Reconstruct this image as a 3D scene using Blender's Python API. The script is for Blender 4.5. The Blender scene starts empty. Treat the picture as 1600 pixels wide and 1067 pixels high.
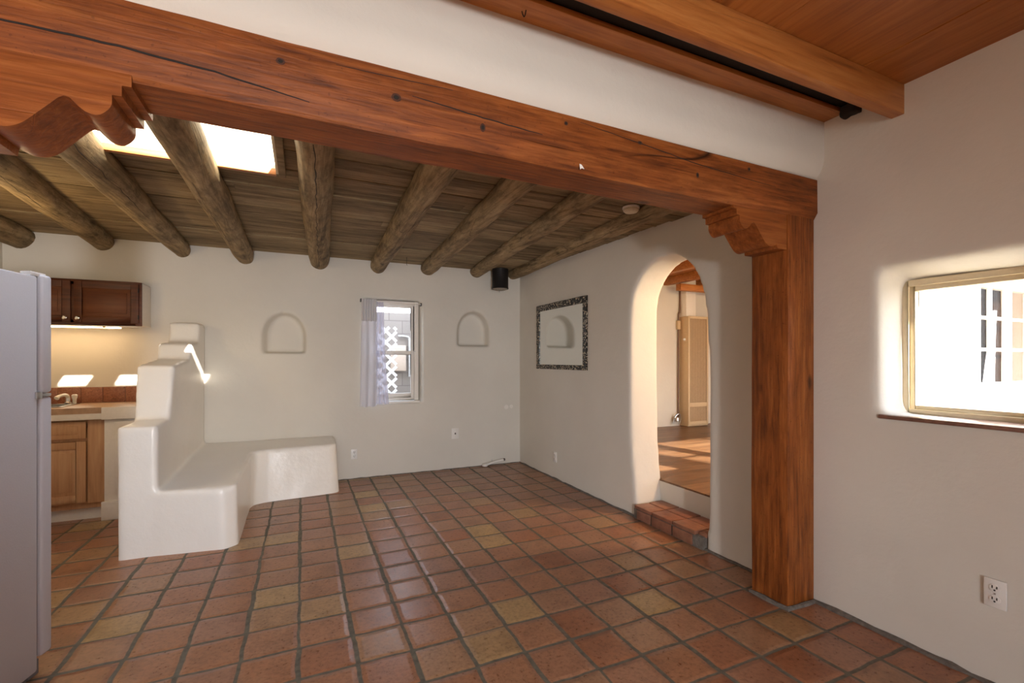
import bpy, bmesh, math, random
from mathutils import Vector, Matrix, noise
random.seed(7)
SC = bpy.context.scene
COL = SC.collection
R = math.radians

# ------------------------------------------------------------------ materials
def newmat(name):
    m = bpy.data.materials.new(name); m.use_nodes = True
    nt = m.node_tree; b = nt.nodes['Principled BSDF']
    return m, nt, b
def N(nt, t, **kw):
    n = nt.nodes.new(t)
    for k, v in kw.items(): setattr(n, k, v)
    return n
def sock(nt, a, b): nt.links.new(a, b)
def coords(nt, scale=(1,1,1), kind='Object'):
    tc = N(nt, 'ShaderNodeTexCoord'); mp = N(nt, 'ShaderNodeMapping')
    mp.inputs['Scale'].default_value = scale
    sock(nt, tc.outputs[kind], mp.inputs['Vector']); return mp.outputs['Vector']
def noise_tex(nt, vec, scale, detail=4, rough=.55, dist=0):
    n = N(nt, 'ShaderNodeTexNoise'); n.inputs['Scale'].default_value = scale
    n.inputs['Detail'].default_value = detail; n.inputs['Roughness'].default_value = rough
    n.inputs['Distortion'].default_value = dist
    sock(nt, vec, n.inputs['Vector']); return n.outputs['Fac']
def ramp(nt, fac, stops, interp='LINEAR'):
    r = N(nt, 'ShaderNodeValToRGB'); r.color_ramp.interpolation = interp
    while len(r.color_ramp.elements) < len(stops): r.color_ramp.elements.new(.5)
    for e, (p, c) in zip(r.color_ramp.elements, stops):
        e.position = p; e.color = tuple(c) + (1,) if len(c) == 3 else c
    sock(nt, fac, r.inputs['Fac']); return r.outputs['Color']
def mix(nt, a, b, fac, mode='MIX'):
    m = N(nt, 'ShaderNodeMix', data_type='RGBA', blend_type=mode)
    for s, v in ((m.inputs[6], a), (m.inputs[7], b), (m.inputs[0], fac)):
        if hasattr(v, 'links'): sock(nt, v, s)
        elif isinstance(v, (int, float)): s.default_value = v
        else: s.default_value = tuple(v) + (1,)
    return m.outputs[2]
def math_n(nt, op, a, b=0, c=0, clamp=False):
    m = N(nt, 'ShaderNodeMath', operation=op); m.use_clamp = clamp
    for s, v in zip(m.inputs, (a, b, c)):
        if hasattr(v, 'links'): sock(nt, v, s)
        else: s.default_value = v
    return m.outputs[0]
def bump(nt, b, h, strength=.3, dist=.01):
    n = N(nt, 'ShaderNodeBump'); n.inputs['Strength'].default_value = strength
    n.inputs['Distance'].default_value = dist
    sock(nt, h, n.inputs['Height']); sock(nt, n.outputs['Normal'], b.inputs['Normal'])

def plain(name, col, rough=.5, metal=0, spec=.5, bumpy=0, bscale=40, vary=.06):
    m, nt, b = newmat(name)
    v = coords(nt)
    f = noise_tex(nt, v, bscale, 4)
    lo = tuple(c*(1-vary) for c in col); hi = tuple(min(1, c*(1+vary)) for c in col)
    sock(nt, ramp(nt, f, [(.3, lo), (.7, hi)]), b.inputs['Base Color'])
    b.inputs['Roughness'].default_value = rough; b.inputs['Metallic'].default_value = metal
    b.inputs['Specular IOR Level'].default_value = spec
    if bumpy: bump(nt, b, f, bumpy, .005)
    return m
def plaster(name, col, rough=.75, vary=.05, spec=.25):
    m, nt, b = newmat(name)
    v = coords(nt)
    f = noise_tex(nt, v, 1.3, 5); g = noise_tex(nt, v, 9, 5); h = noise_tex(nt, v, 60, 3)
    lo = tuple(c*(1-vary) for c in col); hi = tuple(min(1, c*(1+vary*.6)) for c in col)
    sock(nt, ramp(nt, f, [(.3, lo), (.7, hi)]), b.inputs['Base Color'])
    b.inputs['Roughness'].default_value = rough; b.inputs['Specular IOR Level'].default_value = spec
    s = math_n(nt, 'ADD', math_n(nt, 'MULTIPLY', g, 1.0), math_n(nt, 'MULTIPLY', h, .12))
    bump(nt, b, s, .35, .012)
    return m
def wood(name, dark, mid, light, axis='X', grain=1.0, rough=.45, knots=.6, cracks=.5, bstr=.35, island=0.0, streak=48, spec=.4, mottle=0):
    m, nt, b = newmat(name)
    sc = {'X': (.07, 1, 1), 'Y': (1, .07, 1), 'Z': (1, 1, .07)}[axis]
    tc = N(nt, 'ShaderNodeTexCoord'); base = tc.outputs['Object']
    if island:
        geo = N(nt, 'ShaderNodeNewGeometry'); ad = N(nt, 'ShaderNodeVectorMath', operation='ADD')
        cb = N(nt, 'ShaderNodeCombineXYZ')
        for i in range(3): sock(nt, math_n(nt, 'MULTIPLY', geo.outputs['Random Per Island'], 37.0+11*i), cb.inputs[i])
        sock(nt, base, ad.inputs[0]); sock(nt, cb.outputs[0], ad.inputs[1]); base = ad.outputs[0]
    mp = N(nt, 'ShaderNodeMapping'); mp.inputs['Scale'].default_value = sc; sock(nt, base, mp.inputs['Vector'])
    # knots warp the grain
    kv = N(nt, 'ShaderNodeMapping'); kv.inputs['Scale'].default_value = {'X': (.45,1,1), 'Y': (1,.45,1), 'Z': (1,1,.45)}[axis]
    sock(nt, base, kv.inputs['Vector'])
    vo = N(nt, 'ShaderNodeTexVoronoi'); vo.inputs['Scale'].default_value = 4.2
    sock(nt, kv.outputs['Vector'], vo.inputs['Vector'])
    kd = vo.outputs['Distance']
    wv = noise_tex(nt, mp.outputs['Vector'], streak*grain, 6, .6, .6)
    w2 = noise_tex(nt, mp.outputs['Vector'], 10*grain, 4, .6, 1.2)
    f = math_n(nt, 'ADD', math_n(nt, 'MULTIPLY', wv, .55), math_n(nt, 'MULTIPLY', w2, .45))
    if island:
        f = math_n(nt, 'ADD', f, math_n(nt, 'MULTIPLY', math_n(nt, 'SUBTRACT', geo.outputs['Random Per Island'], .5), island))
    c = ramp(nt, f, [(.32, dark), (.5, mid), (.68, light)])
    kf = ramp(nt, kd, [(.0, (1,1,1)), (.055, (.7,.7,.7)), (.10, (0,0,0))])
    c = mix(nt, c, tuple(x*.35 for x in dark), math_n(nt, 'MULTIPLY', kf, knots))
    cr = noise_tex(nt, mp.outputs['Vector'], 3.3, 2, .4, .4)
    cf = math_n(nt, 'SUBTRACT', 1.0, math_n(nt, 'MULTIPLY', math_n(nt, 'ABSOLUTE', math_n(nt, 'SUBTRACT', cr, .5)), 240), clamp=True)
    gate = ramp(nt, noise_tex(nt, base, .9, 2), [(.5, (0,0,0)), (.58, (1,1,1))])
    cf = math_n(nt, 'MULTIPLY', cf, gate)
    c = mix(nt, c, tuple(x*.15 for x in dark), math_n(nt, 'MULTIPLY', cf, cracks))
    if mottle:
        mo = noise_tex(nt, kv.outputs['Vector'], 9, 5, .65)
        c = mix(nt, c, ramp(nt, mo, [(.34, (.42,.40,.38)), (.5, (.9,.9,.9)), (.68, (1.25,1.22,1.18))]), mottle, 'MULTIPLY')
        sp = noise_tex(nt, base, 70, 2, .5)
        c = mix(nt, c, tuple(x*.4 for x in dark), math_n(nt, 'MULTIPLY', ramp(nt, sp, [(.66, (0,0,0)), (.72, (1,1,1))]), .7*mottle))
    sock(nt, c, b.inputs['Base Color'])
    b.inputs['Roughness'].default_value = rough; b.inputs['Specular IOR Level'].default_value = spec
    h = math_n(nt, 'SUBTRACT', wv, math_n(nt, 'MULTIPLY', cf, .8))
    bump(nt, b, h, bstr, .006)
    return m
def glass_pane_mat():
    m, nt, b = newmat('clear_glass'); nt.nodes.remove(b)
    t = N(nt, 'ShaderNodeBsdfTransparent'); g = N(nt, 'ShaderNodeBsdfGlossy'); g.inputs['Roughness'].default_value = .02
    lw = N(nt, 'ShaderNodeLayerWeight'); lw.inputs['Blend'].default_value = .5
    fc = math_n(nt, 'ADD', math_n(nt, 'MULTIPLY', math_n(nt, 'POWER', lw.outputs['Facing'], 5.0), .06), .008)
    mx = N(nt, 'ShaderNodeMixShader'); sock(nt, fc, mx.inputs[0]); sock(nt, t.outputs[0], mx.inputs[1]); sock(nt, g.outputs[0], mx.inputs[2])
    sock(nt, mx.outputs[0], nt.nodes['Material Output'].inputs['Surface']); return m
def emit(name, col, s):
    m, nt, b = newmat(name)
    b.inputs['Base Color'].default_value = (.8,.8,.8,1)
    b.inputs['Emission Color'].default_value = col + (1,); b.inputs['Emission Strength'].default_value = s; return m

TPX, TPY, TX0, TY0 = .2372, .2316, .457, 1.900
def tile_floor():
    m, nt, b = newmat('terracotta_floor_tiles')
    tc = N(nt, 'ShaderNodeTexCoord'); v = tc.outputs['Object']
    wob = N(nt, 'ShaderNodeTexNoise'); wob.inputs['Scale'].default_value = 7; wob.inputs['Detail'].default_value = 3
    sock(nt, v, wob.inputs['Vector'])
    wsub = N(nt, 'ShaderNodeVectorMath', operation='MULTIPLY_ADD'); wsub.inputs[1].default_value = (.022,.022,0); wsub.inputs[2].default_value = (-.011,-.011,0)
    sock(nt, wob.outputs['Color'], wsub.inputs[0])
    ad = N(nt, 'ShaderNodeVectorMath', operation='ADD'); sock(nt, v, ad.inputs[0]); sock(nt, wsub.outputs[0], ad.inputs[1])
    sp = N(nt, 'ShaderNodeSeparateXYZ'); sock(nt, ad.outputs[0], sp.inputs[0])
    u = math_n(nt, 'DIVIDE', math_n(nt, 'SUBTRACT', sp.outputs[0], TX0), TPX)
    w = math_n(nt, 'DIVIDE', math_n(nt, 'SUBTRACT', sp.outputs[1], TY0), TPY)
    cu, cw = math_n(nt, 'FLOOR', u), math_n(nt, 'FLOOR', w)
    fu, fw = math_n(nt, 'SUBTRACT', u, cu), math_n(nt, 'SUBTRACT', w, cw)
    cb = N(nt, 'ShaderNodeCombineXYZ'); sock(nt, cu, cb.inputs[0]); sock(nt, cw, cb.inputs[1])
    wn = N(nt, 'ShaderNodeTexWhiteNoise', noise_dimensions='3D'); sock(nt, cb.outputs[0], wn.inputs['Vector'])
    sc = N(nt, 'ShaderNodeSeparateColor'); sock(nt, wn.outputs['Color'], sc.inputs[0])
    def edge(f, rnd, wid):
        lo = f; hi = math_n(nt, 'SUBTRACT', 1.0, f)
        lo = math_n(nt, 'SUBTRACT', lo, math_n(nt, 'MULTIPLY', rnd, wid))
        hi = math_n(nt, 'SUBTRACT', hi, math_n(nt, 'MULTIPLY', math_n(nt, 'SUBTRACT', 1.0, rnd), wid))
        return math_n(nt, 'MINIMUM', lo, hi)
    ex = edge(fu, sc.outputs[0], .035); ey = edge(fw, sc.outputs[1], .03)
    sm = N(nt, 'ShaderNodeMath', operation='SMOOTH_MIN'); sock(nt, ex, sm.inputs[0]); sock(nt, math_n(nt, 'ADD', ey, .006), sm.inputs[1]); sm.inputs[2].default_value = .05
    e = sm.outputs[0]
    mask = N(nt, 'ShaderNodeMapRange', interpolation_type='SMOOTHSTEP'); sock(nt, e, mask.inputs[0])
    mask.inputs[1].default_value = .012; mask.inputs[2].default_value = .034
    pill = N(nt, 'ShaderNodeMapRange', interpolation_type='SMOOTHSTEP'); sock(nt, e, pill.inputs[0])
    pill.inputs[1].default_value = .0; pill.inputs[2].default_value = .12
    tcol = ramp(nt, sc.outputs[2], [(0, (.33,.130,.062)), (.25, (.37,.165,.080)), (.5, (.385,.185,.095)), (.68, (.34,.165,.100)), (.86, (.385,.21,.110)), (.95, (.41,.25,.115)), (1.0, (.44,.285,.12))])
    off = N(nt, 'ShaderNodeVectorMath', operation='MULTIPLY_ADD'); sock(nt, wn.outputs['Color'], off.inputs[0]); off.inputs[1].default_value = (9,9,9); sock(nt, v, off.inputs[2])
    n1 = noise_tex(nt, off.outputs[0], 6, 5, .6); n2 = noise_tex(nt, off.outputs[0], 55, 4, .65)
    tcol = mix(nt, tcol, ramp(nt, n1, [(.3, (.55,.5,.48)), (.5, (1,1,1)), (.72, (1.0,1.0,1.0))]), .6, 'MULTIPLY')
    tcol = mix(nt, tcol, ramp(nt, n2, [(.32, (.50,.47,.45)), (.58, (1,1,1))]), .7, 'MULTIPLY')
    tcol = mix(nt, tcol, (.40,.22,.12), math_n(nt, 'MULTIPLY', ramp(nt, n1, [(.55, (0,0,0)), (.8, (1,1,1))]), .35))
    gn = noise_tex(nt, v, 30, 4)
    gcol = ramp(nt, gn, [(.3, (.085,.076,.054)), (.7, (.165,.148,.108))])
    sock(nt, mix(nt, gcol, tcol, mask.outputs[0]), b.inputs['Base Color'])
    rr = math_n(nt, 'ADD', math_n(nt, 'MULTIPLY', n2, .30), .17)
    rg = N(nt, 'ShaderNodeMix', data_type='FLOAT'); rg.inputs[2].default_value = .75; sock(nt, mask.outputs[0], rg.inputs[0]); sock(nt, rr, rg.inputs[3])
    sock(nt, rg.outputs[0], b.inputs['Roughness'])
    b.inputs['Specular IOR Level'].default_value = .45
    h = math_n(nt, 'ADD', math_n(nt, 'MULTIPLY', pill.outputs[0], 1.0), math_n(nt, 'MULTIPLY', n1, .5))
    h = math_n(nt, 'ADD', h, math_n(nt, 'MULTIPLY', n2, .12))
    bump(nt, b, h, .55, .007)
    return m
def brick_red(name='terracotta_step_tile'):
    m, nt, b = newmat(name); v = coords(nt)
    geo = N(nt, 'ShaderNodeNewGeometry')
    c = ramp(nt, geo.outputs['Random Per Island'], [(0, (.23,.085,.05)), (.5, (.29,.13,.075)), (1, (.26,.12,.08))])
    n = noise_tex(nt, v, 18, 5)
    sock(nt, mix(nt, c, ramp(nt, n, [(.3, (.5,.45,.42)), (.6, (1,1,1))]), .6, 'MULTIPLY'), b.inputs['Base Color'])
    b.inputs['Roughness'].default_value = .45; bump(nt, b, n, .4, .006); return m
def splash_mat():
    m, nt, b = newmat('rust_slate_tile'); v = coords(nt); geo = N(nt, 'ShaderNodeNewGeometry')
    n = noise_tex(nt, v, 38, 6, .75, 1.5)
    c = ramp(nt, n, [(.3, (.10,.05,.03)), (.48, (.30,.12,.07)), (.7, (.42,.22,.13))])
    c = mix(nt, c, ramp(nt, geo.outputs['Random Per Island'], [(0, (.8,.7,.6)), (1, (1,1,1))]), 1, 'MULTIPLY')
    sock(nt, c, b.inputs['Base Color']); b.inputs['Roughness'].default_value = .4; return m
def talavera():
    m, nt, b = newmat('black_and_cream_patterned_tile'); v = coords(nt)
    vo = N(nt, 'ShaderNodeTexVoronoi'); vo.inputs['Scale'].default_value = 52; sock(nt, v, vo.inputs['Vector'])
    n = noise_tex(nt, v, 75, 2)
    f = math_n(nt, 'ADD', vo.outputs['Distance'], math_n(nt, 'MULTIPLY', math_n(nt, 'SUBTRACT', n, .5), .7))
    sock(nt, ramp(nt, f, [(.34, (.46,.39,.29)), (.42, (.010,.008,.006))]), b.inputs['Base Color'])
    b.inputs['Roughness'].default_value = .25; return m
def block_wall():
    m, nt, b = newmat('grey_block'); v = coords(nt)
    br = N(nt, 'ShaderNodeTexBrick'); mp = N(nt, 'ShaderNodeMapping'); mp.inputs['Rotation'].default_value = (R(90),0,0)
    sock(nt, v, mp.inputs['Vector']); sock(nt, mp.outputs[0], br.inputs['Vector'])
    br.inputs['Scale'].default_value = 1; br.inputs['Brick Width'].default_value = .4; br.inputs['Row Height'].default_value = .2; br.inputs['Mortar Size'].default_value = .006
    br.inputs['Color1'].default_value = (.19,.165,.145,1); br.inputs['Color2'].default_value = (.23,.20,.175,1); br.inputs['Mortar'].default_value = (.13,.11,.10,1)
    sock(nt, br.outputs[0], b.inputs['Base Color']); b.inputs['Roughness'].default_value = .9; return m
def linen():
    m, nt, b = newmat('white_curtain_cloth')
    b.inputs['Base Color'].default_value = (.80,.78,.78,1); b.inputs['Roughness'].default_value = .85
    t = N(nt, 'ShaderNodeBsdfTranslucent'); t.inputs['Color'].default_value = (.8,.8,.85,1)
    mx = N(nt, 'ShaderNodeMixShader'); mx.inputs[0].default_value = .45
    sock(nt, b.outputs[0], mx.inputs[1]); sock(nt, t.outputs[0], mx.inputs[2]); sock(nt, mx.outputs[0], nt.nodes['Material Output'].inputs['Surface'])
    bump(nt, b, noise_tex(nt, coords(nt), 90, 3), .2, .003); return m
def sheer():
    m, nt, b = newmat('sheer_cloth')
    b.inputs['Base Color'].default_value = (.8,.8,.86,1); b.inputs['Roughness'].default_value = .9
    t = N(nt, 'ShaderNodeBsdfTransparent'); t.inputs['Color'].default_value = (.9,.9,.97,1)
    mx = N(nt, 'ShaderNodeMixShader'); mx.inputs[0].default_value = .55
    sock(nt, b.outputs[0], mx.inputs[1]); sock(nt, t.outputs[0], mx.inputs[2]); sock(nt, mx.outputs[0], nt.nodes['Material Output'].inputs['Surface']); return m

WALLC = (.67,.64,.575)
M = dict(
  wall = plaster('white_adobe_plaster', WALLC),
  bench = plaster('smooth_white_plaster', (.80,.775,.73), .30, .03, .5),
  ext = plaster('white_exterior_stucco', (.80,.77,.72), .85),
  floor = tile_floor(),
  beam = wood('red_brown_stained_timber', (.070,.017,.0035), (.225,.062,.012), (.36,.12,.027), 'X', 1.3, .5, .9, .95, .6, spec=.22, mottle=.45),
  post = wood('red_brown_stained_post', (.075,.019,.004), (.235,.066,.012), (.38,.13,.03), 'Z', 1.3, .5, .95, .6, .6, spec=.22, mottle=.45),
  corbel = wood('red_brown_stained_corbel', (.11,.028,.006), (.235,.066,.013), (.36,.12,.028), 'X', 1, .5, .15, .2, .4, spec=.22),
  joist = wood('orange_stained_pine', (.22,.060,.014), (.43,.155,.036), (.55,.24,.07), 'X', 1, .42, .5, .2, .3),
  plank = wood('orange_stained_plank', (.18,.048,.009), (.33,.105,.020), (.43,.16,.036), 'Y', .7, .45, .5, .1, .2, island=.18),
  log = wood('weathered_peeled_log', (.075,.050,.024), (.285,.205,.108), (.46,.35,.21), 'Y', 1, .7, .9, .5, .7, spec=.2, mottle=.85),
  old = wood('aged_grey_brown_plank', (.10,.068,.032), (.27,.195,.105), (.40,.31,.18), 'X', .8, .7, .7, .7, .3, island=.16, spec=.2, mottle=.5),
  cherry = wood('dark_cherry_cabinet_wood', (.045,.011,.003), (.095,.024,.006), (.14,.040,.011), 'X', 1, .5, .1, 0, .1, streak=40),
  cherryp = wood('cherry_cabinet_panel', (.085,.022,.006), (.14,.040,.010), (.18,.058,.016), 'X', 1, .5, .1, 0, .1, streak=40),
  oak = wood('honey_oak_cabinet_wood', (.40,.215,.10), (.54,.31,.16), (.62,.385,.21), 'Z', 1, .45, .05, 0, .12, streak=40),
  brownfloor = wood('dark_brown_floorboard', (.08,.035,.016), (.15,.075,.036), (.22,.12,.06), 'X', 1, .35, .3, .1, .15, island=.2),
  fridge = plain('white_fridge_enamel', (.66,.66,.70), .42, bumpy=.12, bscale=160, vary=.015),
  gasket = plain('grey_rubber_gasket', (.22,.22,.24), .7),
  steel = plain('brushed_steel', (.55,.55,.54), .3, 1),
  darkmetal = plain('dark_iron', (.03,.026,.024), .45, .6),
  flue = plain('black_stovepipe_steel', (.035,.031,.030), .42, .5),
  ash = plain('pale_plug_of_insulation', (.33,.30,.25), .9, bumpy=.6, bscale=90, vary=.3),
  white = plain('white_painted_wood', (.78,.74,.68), .5, vary=.03),
  cream = plain('cream_painted_wood', (.70,.61,.43), .5, vary=.04),
  plastic = plain('white_plastic', (.78,.76,.72), .35, vary=.02),
  slot = plain('dark_slot', (.06,.05,.045), .6),
  chrome = plain('chrome', (.75,.75,.75), .12, 1),
  counter = plain('tan_worktop', (.42,.27,.17), .4, bscale=30, vary=.15),
  lattice = plain('white_lattice_plastic', (.85,.85,.88), .5),
  utility = plain('beige_utility_box', (.45,.36,.29), .6),
  block = block_wall(),
  ground = plain('sandy_ground', (.34,.29,.23), .95, bumpy=.3, bscale=6, vary=.2),
  heater = plain('beige_heater_enamel', (.62,.47,.29), .45, vary=.03),
  grille = plain('tan_heater_grille', (.50,.36,.22), .5),
  knot = plain('dark_knot_wood', (.065,.018,.005), .55, bscale=120, vary=.4),
  dark = plain('dark_recess', (.02,.015,.012), .9),
  step = brick_red(), mortar = plain('grey_mortar', (.14,.12,.10), .95, bumpy=.7, bscale=45, vary=.3),
  splash = splash_mat(), border = talavera(),
  mirror = plain('mirror_silver', (.86,.87,.84), .0, 1, vary=0),
  glass = glass_pane_mat(), linen = linen(), sheer = sheer(),
  sill = plain('brown_sill_tile', (.20,.10,.07), .35, bscale=25, vary=.3),
  curtainb = plain('brown_drape', (.012,.005,.0022), .95, spec=.05), paper = plain('white_paper_scrap', (.85,.82,.76), .8),
  lamp = emit('lit_lamp_lens', (1,.66,.34), 8.0),
)

# ------------------------------------------------------------------ mesh helpers
WM = {}
def link(o): COL.objects.link(o); return o
def thing(name, label, cat, loc=(0,0,0), rotz=0, group=None):
    o = link(bpy.data.objects.new(name, None)); o.location = loc; o.rotation_euler = (0,0,rotz)
    o.empty_display_size = .1
    WM[o.name] = Matrix.Translation(loc) @ Matrix.Rotation(rotz, 4, 'Z')
    return tag(o, label, cat, group)
def tag(o, label=None, cat=None, group=None, kind=None):
    if label: o['label'] = label
    if cat: o['category'] = cat
    if group: o['group'] = group
    if kind: o['kind'] = kind
    return o
def obj(name, bm, mat, parent=None, local=False, bev=0, smooth=35, segs=2, label=None, origin=None):
    """link a bmesh as ONE object; verts are world coordinates unless local"""
    if bev:
        bmesh.ops.remove_doubles(bm, verts=bm.verts, dist=1e-5)
        es = [e for e in bm.edges if len(e.link_faces) == 2 and e.calc_face_angle(0) > R(30)]
        bmesh.ops.bevel(bm, geom=es, offset=bev, segments=segs, affect='EDGES', profile=.5, clamp_overlap=True)
    if parent is not None:
        W = WM[parent.name]
        if not local: bmesh.ops.transform(bm, matrix=W.inverted(), verts=bm.verts)
        W2 = W
    else:
        vs = [v.co for v in bm.verts]
        if origin is None:
            lo = [min(v[i] for v in vs) for i in range(3)]; hi = [max(v[i] for v in vs) for i in range(3)]
            origin = Vector(((lo[0]+hi[0])/2, (lo[1]+hi[1])/2, lo[2]))
        else: origin = Vector(origin)
        bmesh.ops.translate(bm, vec=-origin, verts=bm.verts); W2 = Matrix.Translation(origin)
    bmesh.ops.recalc_face_normals(bm, faces=bm.faces)
    me = bpy.data.meshes.new(name); bm.to_mesh(me); bm.free()
    if mat: me.materials.append(mat)
    if smooth:
        for p in me.polygons: p.use_smooth = True
        me.set_sharp_from_angle(angle=R(smooth))
    o = link(bpy.data.objects.new(name, me))
    if parent is not None: o.parent = parent
    else: o.location = W2.translation
    WM[o.name] = W2
    if label: o['label'] = label
    return o
def B(): return bmesh.new()
def box(bm, x0, x1, y0, y1, z0, z1):
    x0, x1 = sorted((x0,x1)); y0, y1 = sorted((y0,y1)); z0, z1 = sorted((z0,z1))
    v = [bm.verts.new((x,y,z)) for x in (x0,x1) for y in (y0,y1) for z in (z0,z1)]
    for f in ((0,1,3,2),(4,6,7,5),(0,4,5,1),(2,3,7,6),(0,2,6,4),(1,5,7,3)): bm.faces.new([v[i] for i in f])
    return bm
def bx(*a): return box(B(), *a)
def prism(bm, pts, axis, a0, a1, pts1=None):
    """pts: outline in the two other axes (in xyz order); pts1: other end's outline (tapered)"""
    def P(p, a): return {'X': (a,p[0],p[1]), 'Y': (p[0],a,p[1]), 'Z': (p[0],p[1],a)}[axis]
    q = pts1 or pts
    A = [bm.verts.new(P(p,a0)) for p in pts]; D = [bm.verts.new(P(p,a1)) for p in q]
    n = len(pts); bm.faces.new(A[::-1]); bm.faces.new(D)
    for i in range(n): bm.faces.new((A[i], A[(i+1)%n], D[(i+1)%n], D[i]))
    return bm
def tube(bm, path, rad, n=10, caps=True):
    path = [Vector(p) for p in path]; rings = []
    rr = rad if isinstance(rad, (list,tuple)) else [rad]*len(path)
    up = None
    for i, p in enumerate(path):
        d = (path[min(i+1,len(path)-1)] - path[max(i-1,0)]).normalized()
        if up is None: up = d.orthogonal().normalized()
        up = (up - d*up.dot(d)).normalized(); s = d.cross(up)
        rings.append([bm.verts.new(p + (up*math.cos(2*math.pi*k/n) + s*math.sin(2*math.pi*k/n))*rr[i]) for k in range(n)])
    for a, b in zip(rings, rings[1:]):
        for k in range(n): bm.faces.new((a[k], a[(k+1)%n], b[(k+1)%n], b[k]))
    if caps: bm.faces.new(rings[0][::-1]); bm.faces.new(rings[-1])
    return bm
def lathe(bm, prof, c, axis='Z', n=24):
    """prof: (radius, height) pairs"""
    rings = []
    for r, h in prof:
        ring = []
        for k in range(n):
            a = 2*math.pi*k/n; p = (r*math.cos(a), r*math.sin(a), h)
            if axis == 'Y': p = (p[0], h, p[1])
            if axis == 'X': p = (h, p[0], p[1])
            ring.append(bm.verts.new(Vector(c)+Vector(p)))
        rings.append(ring)
    for a, b in zip(rings, rings[1:]):
        for k in range(n): bm.faces.new((a[k], a[(k+1)%n], b[(k+1)%n], b[k]))
    bm.faces.new(rings[0][::-1]); bm.faces.new(rings[-1]); return bm
def catmull(pts, n=6, closed=False):
    out = []; L = len(pts)
    for i in range(L if closed else L-1):
        g = (lambda k: pts[k % L]) if closed else (lambda k: pts[max(0, min(L-1, k))])
        p0, p1, p2, p3 = g(i-1), g(i), g(i+1), g(i+2)
        for k in range(n):
            t = k/n
            out.append(tuple(.5*((2*b)+(-a+c)*t+(2*a-5*b+4*c-d)*t*t+(-a+3*b-3*c+d)*t**3) for a, b, c, d in zip(p0,p1,p2,p3)))
    if not closed: out.append(pts[-1])
    return out
def adobe(name, solids, cutters, mat, voxel=.022, smooth_it=8, wave=.006, parent=None, local=False, origin=(0,0,0), wscale=1.1, cut_after=True):
    """solid minus cutters, remeshed into one soft hand-trowelled surface"""
    tmp = []
    def raw(bm):
        bmesh.ops.recalc_face_normals(bm, faces=bm.faces)
        me = bpy.data.meshes.new('tmp'); bm.to_mesh(me); bm.free()
        o = link(bpy.data.objects.new('tmp', me)); tmp.append(o); return o
    o = raw(solids)
    if smooth_it < 0: pass
    for c in cutters:
        co = raw(c); md = o.modifiers.new('b', 'BOOLEAN'); md.object = co; md.operation = 'DIFFERENCE'; md.solver = 'EXACT'
    md = o.modifiers.new('r', 'REMESH'); md.mode = 'VOXEL'; md.voxel_size = voxel; md.use_smooth_shade = True
    md = o.modifiers.new('s', 'SMOOTH'); md.factor = .5; md.iterations = smooth_it
    dg = bpy.context.evaluated_depsgraph_get(); dg.update()
    me = bpy.data.meshes.new_from_object(o.evaluated_get(dg)); me.name = name
    for t in tmp: bpy.data.objects.remove(t, do_unlink=True)
    nn = [0.0]*(3*len(me.vertices)); cc = nn[:]
    me.vertices.foreach_get('normal', nn); me.vertices.foreach_get('co', cc)
    for i in range(len(me.vertices)):
        c = Vector(cc[3*i:3*i+3]); n = Vector(nn[3*i:3*i+3])
        k = noise.noise(c*wscale + Vector((3.1,1.7,.3))) + .45*noise.noise(c*wscale*2.9)
        c = c + n*(k*wave); cc[3*i:3*i+3] = c
    me.vertices.foreach_set('co', cc)
    bm = B(); bm.from_mesh(me); bpy.data.meshes.remove(me)
    r = obj(name, bm, mat, parent, local, smooth=0, origin=origin)
    for p in r.data.polygons: p.use_smooth = True
    return r
def struct(o): return tag(o, kind='structure')

# ------------------------------------------------------------------ dimensions
XL, XR, YB = -2.37, 2.59, 5.47
YREAR = -3.2
def zc(y): return 2.40 + .0215*(y-2.54)          # underside of the back room's ceiling boards
UF = .29                                           # floor of the room beyond the arch

# ------------------------------------------------------------------ shell
struct(obj('floor', bx(XL-.3, XR+.1, YREAR-.3, YB+.1, -.12, 0), M['floor'], origin=(0,0,0), smooth=0))
arch = [(3.144,-.2),(3.15,.10),(3.186,.361),(3.22,.686),(3.228,1.129),(3.226,1.573),(3.205,1.849),(3.144,1.985),(3.045,2.082),(2.91,2.143),(2.75,2.150),(2.61,2.085),(2.515,1.99),(2.452,1.852),(2.421,1.712),(2.40,1.484),(2.387,1.169),(2.387,.72),(2.392,.3),(2.40,.1),(2.40,-.2)]
archs = [arch[0]] + catmull(arch[1:-1], 5) + [arch[-1]]
w2o = [(.80,1.072),(1.312,1.072),(1.312,1.742),(.80,1.725)]
w2in = [(.70,1.072),(1.335,1.072),(1.335,1.80),(.70,1.80)]
solid = bx(XR, XR+.31, YREAR-.3, YB+.33, -.12, 2.76)
cut_arch = prism(B(), archs, 'X', XR-.1, XR+.5)
cut_w2 = prism(B(), w2in, 'X', XR-.012, XR+.19, w2o)
cut_w2b = prism(B(), [(.80,1.05),(1.312,1.05),(1.312,1.735),(.80,1.735)], 'X', XR+.17, XR+.5)
cut_w2c = prism(B(), w2in, 'X', XR-.1, XR+.02)
struct(adobe('wall_right', solid, [cut_arch, cut_w2c, cut_w2, cut_w2b], M['wall'], .022, 9, .007))

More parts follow.
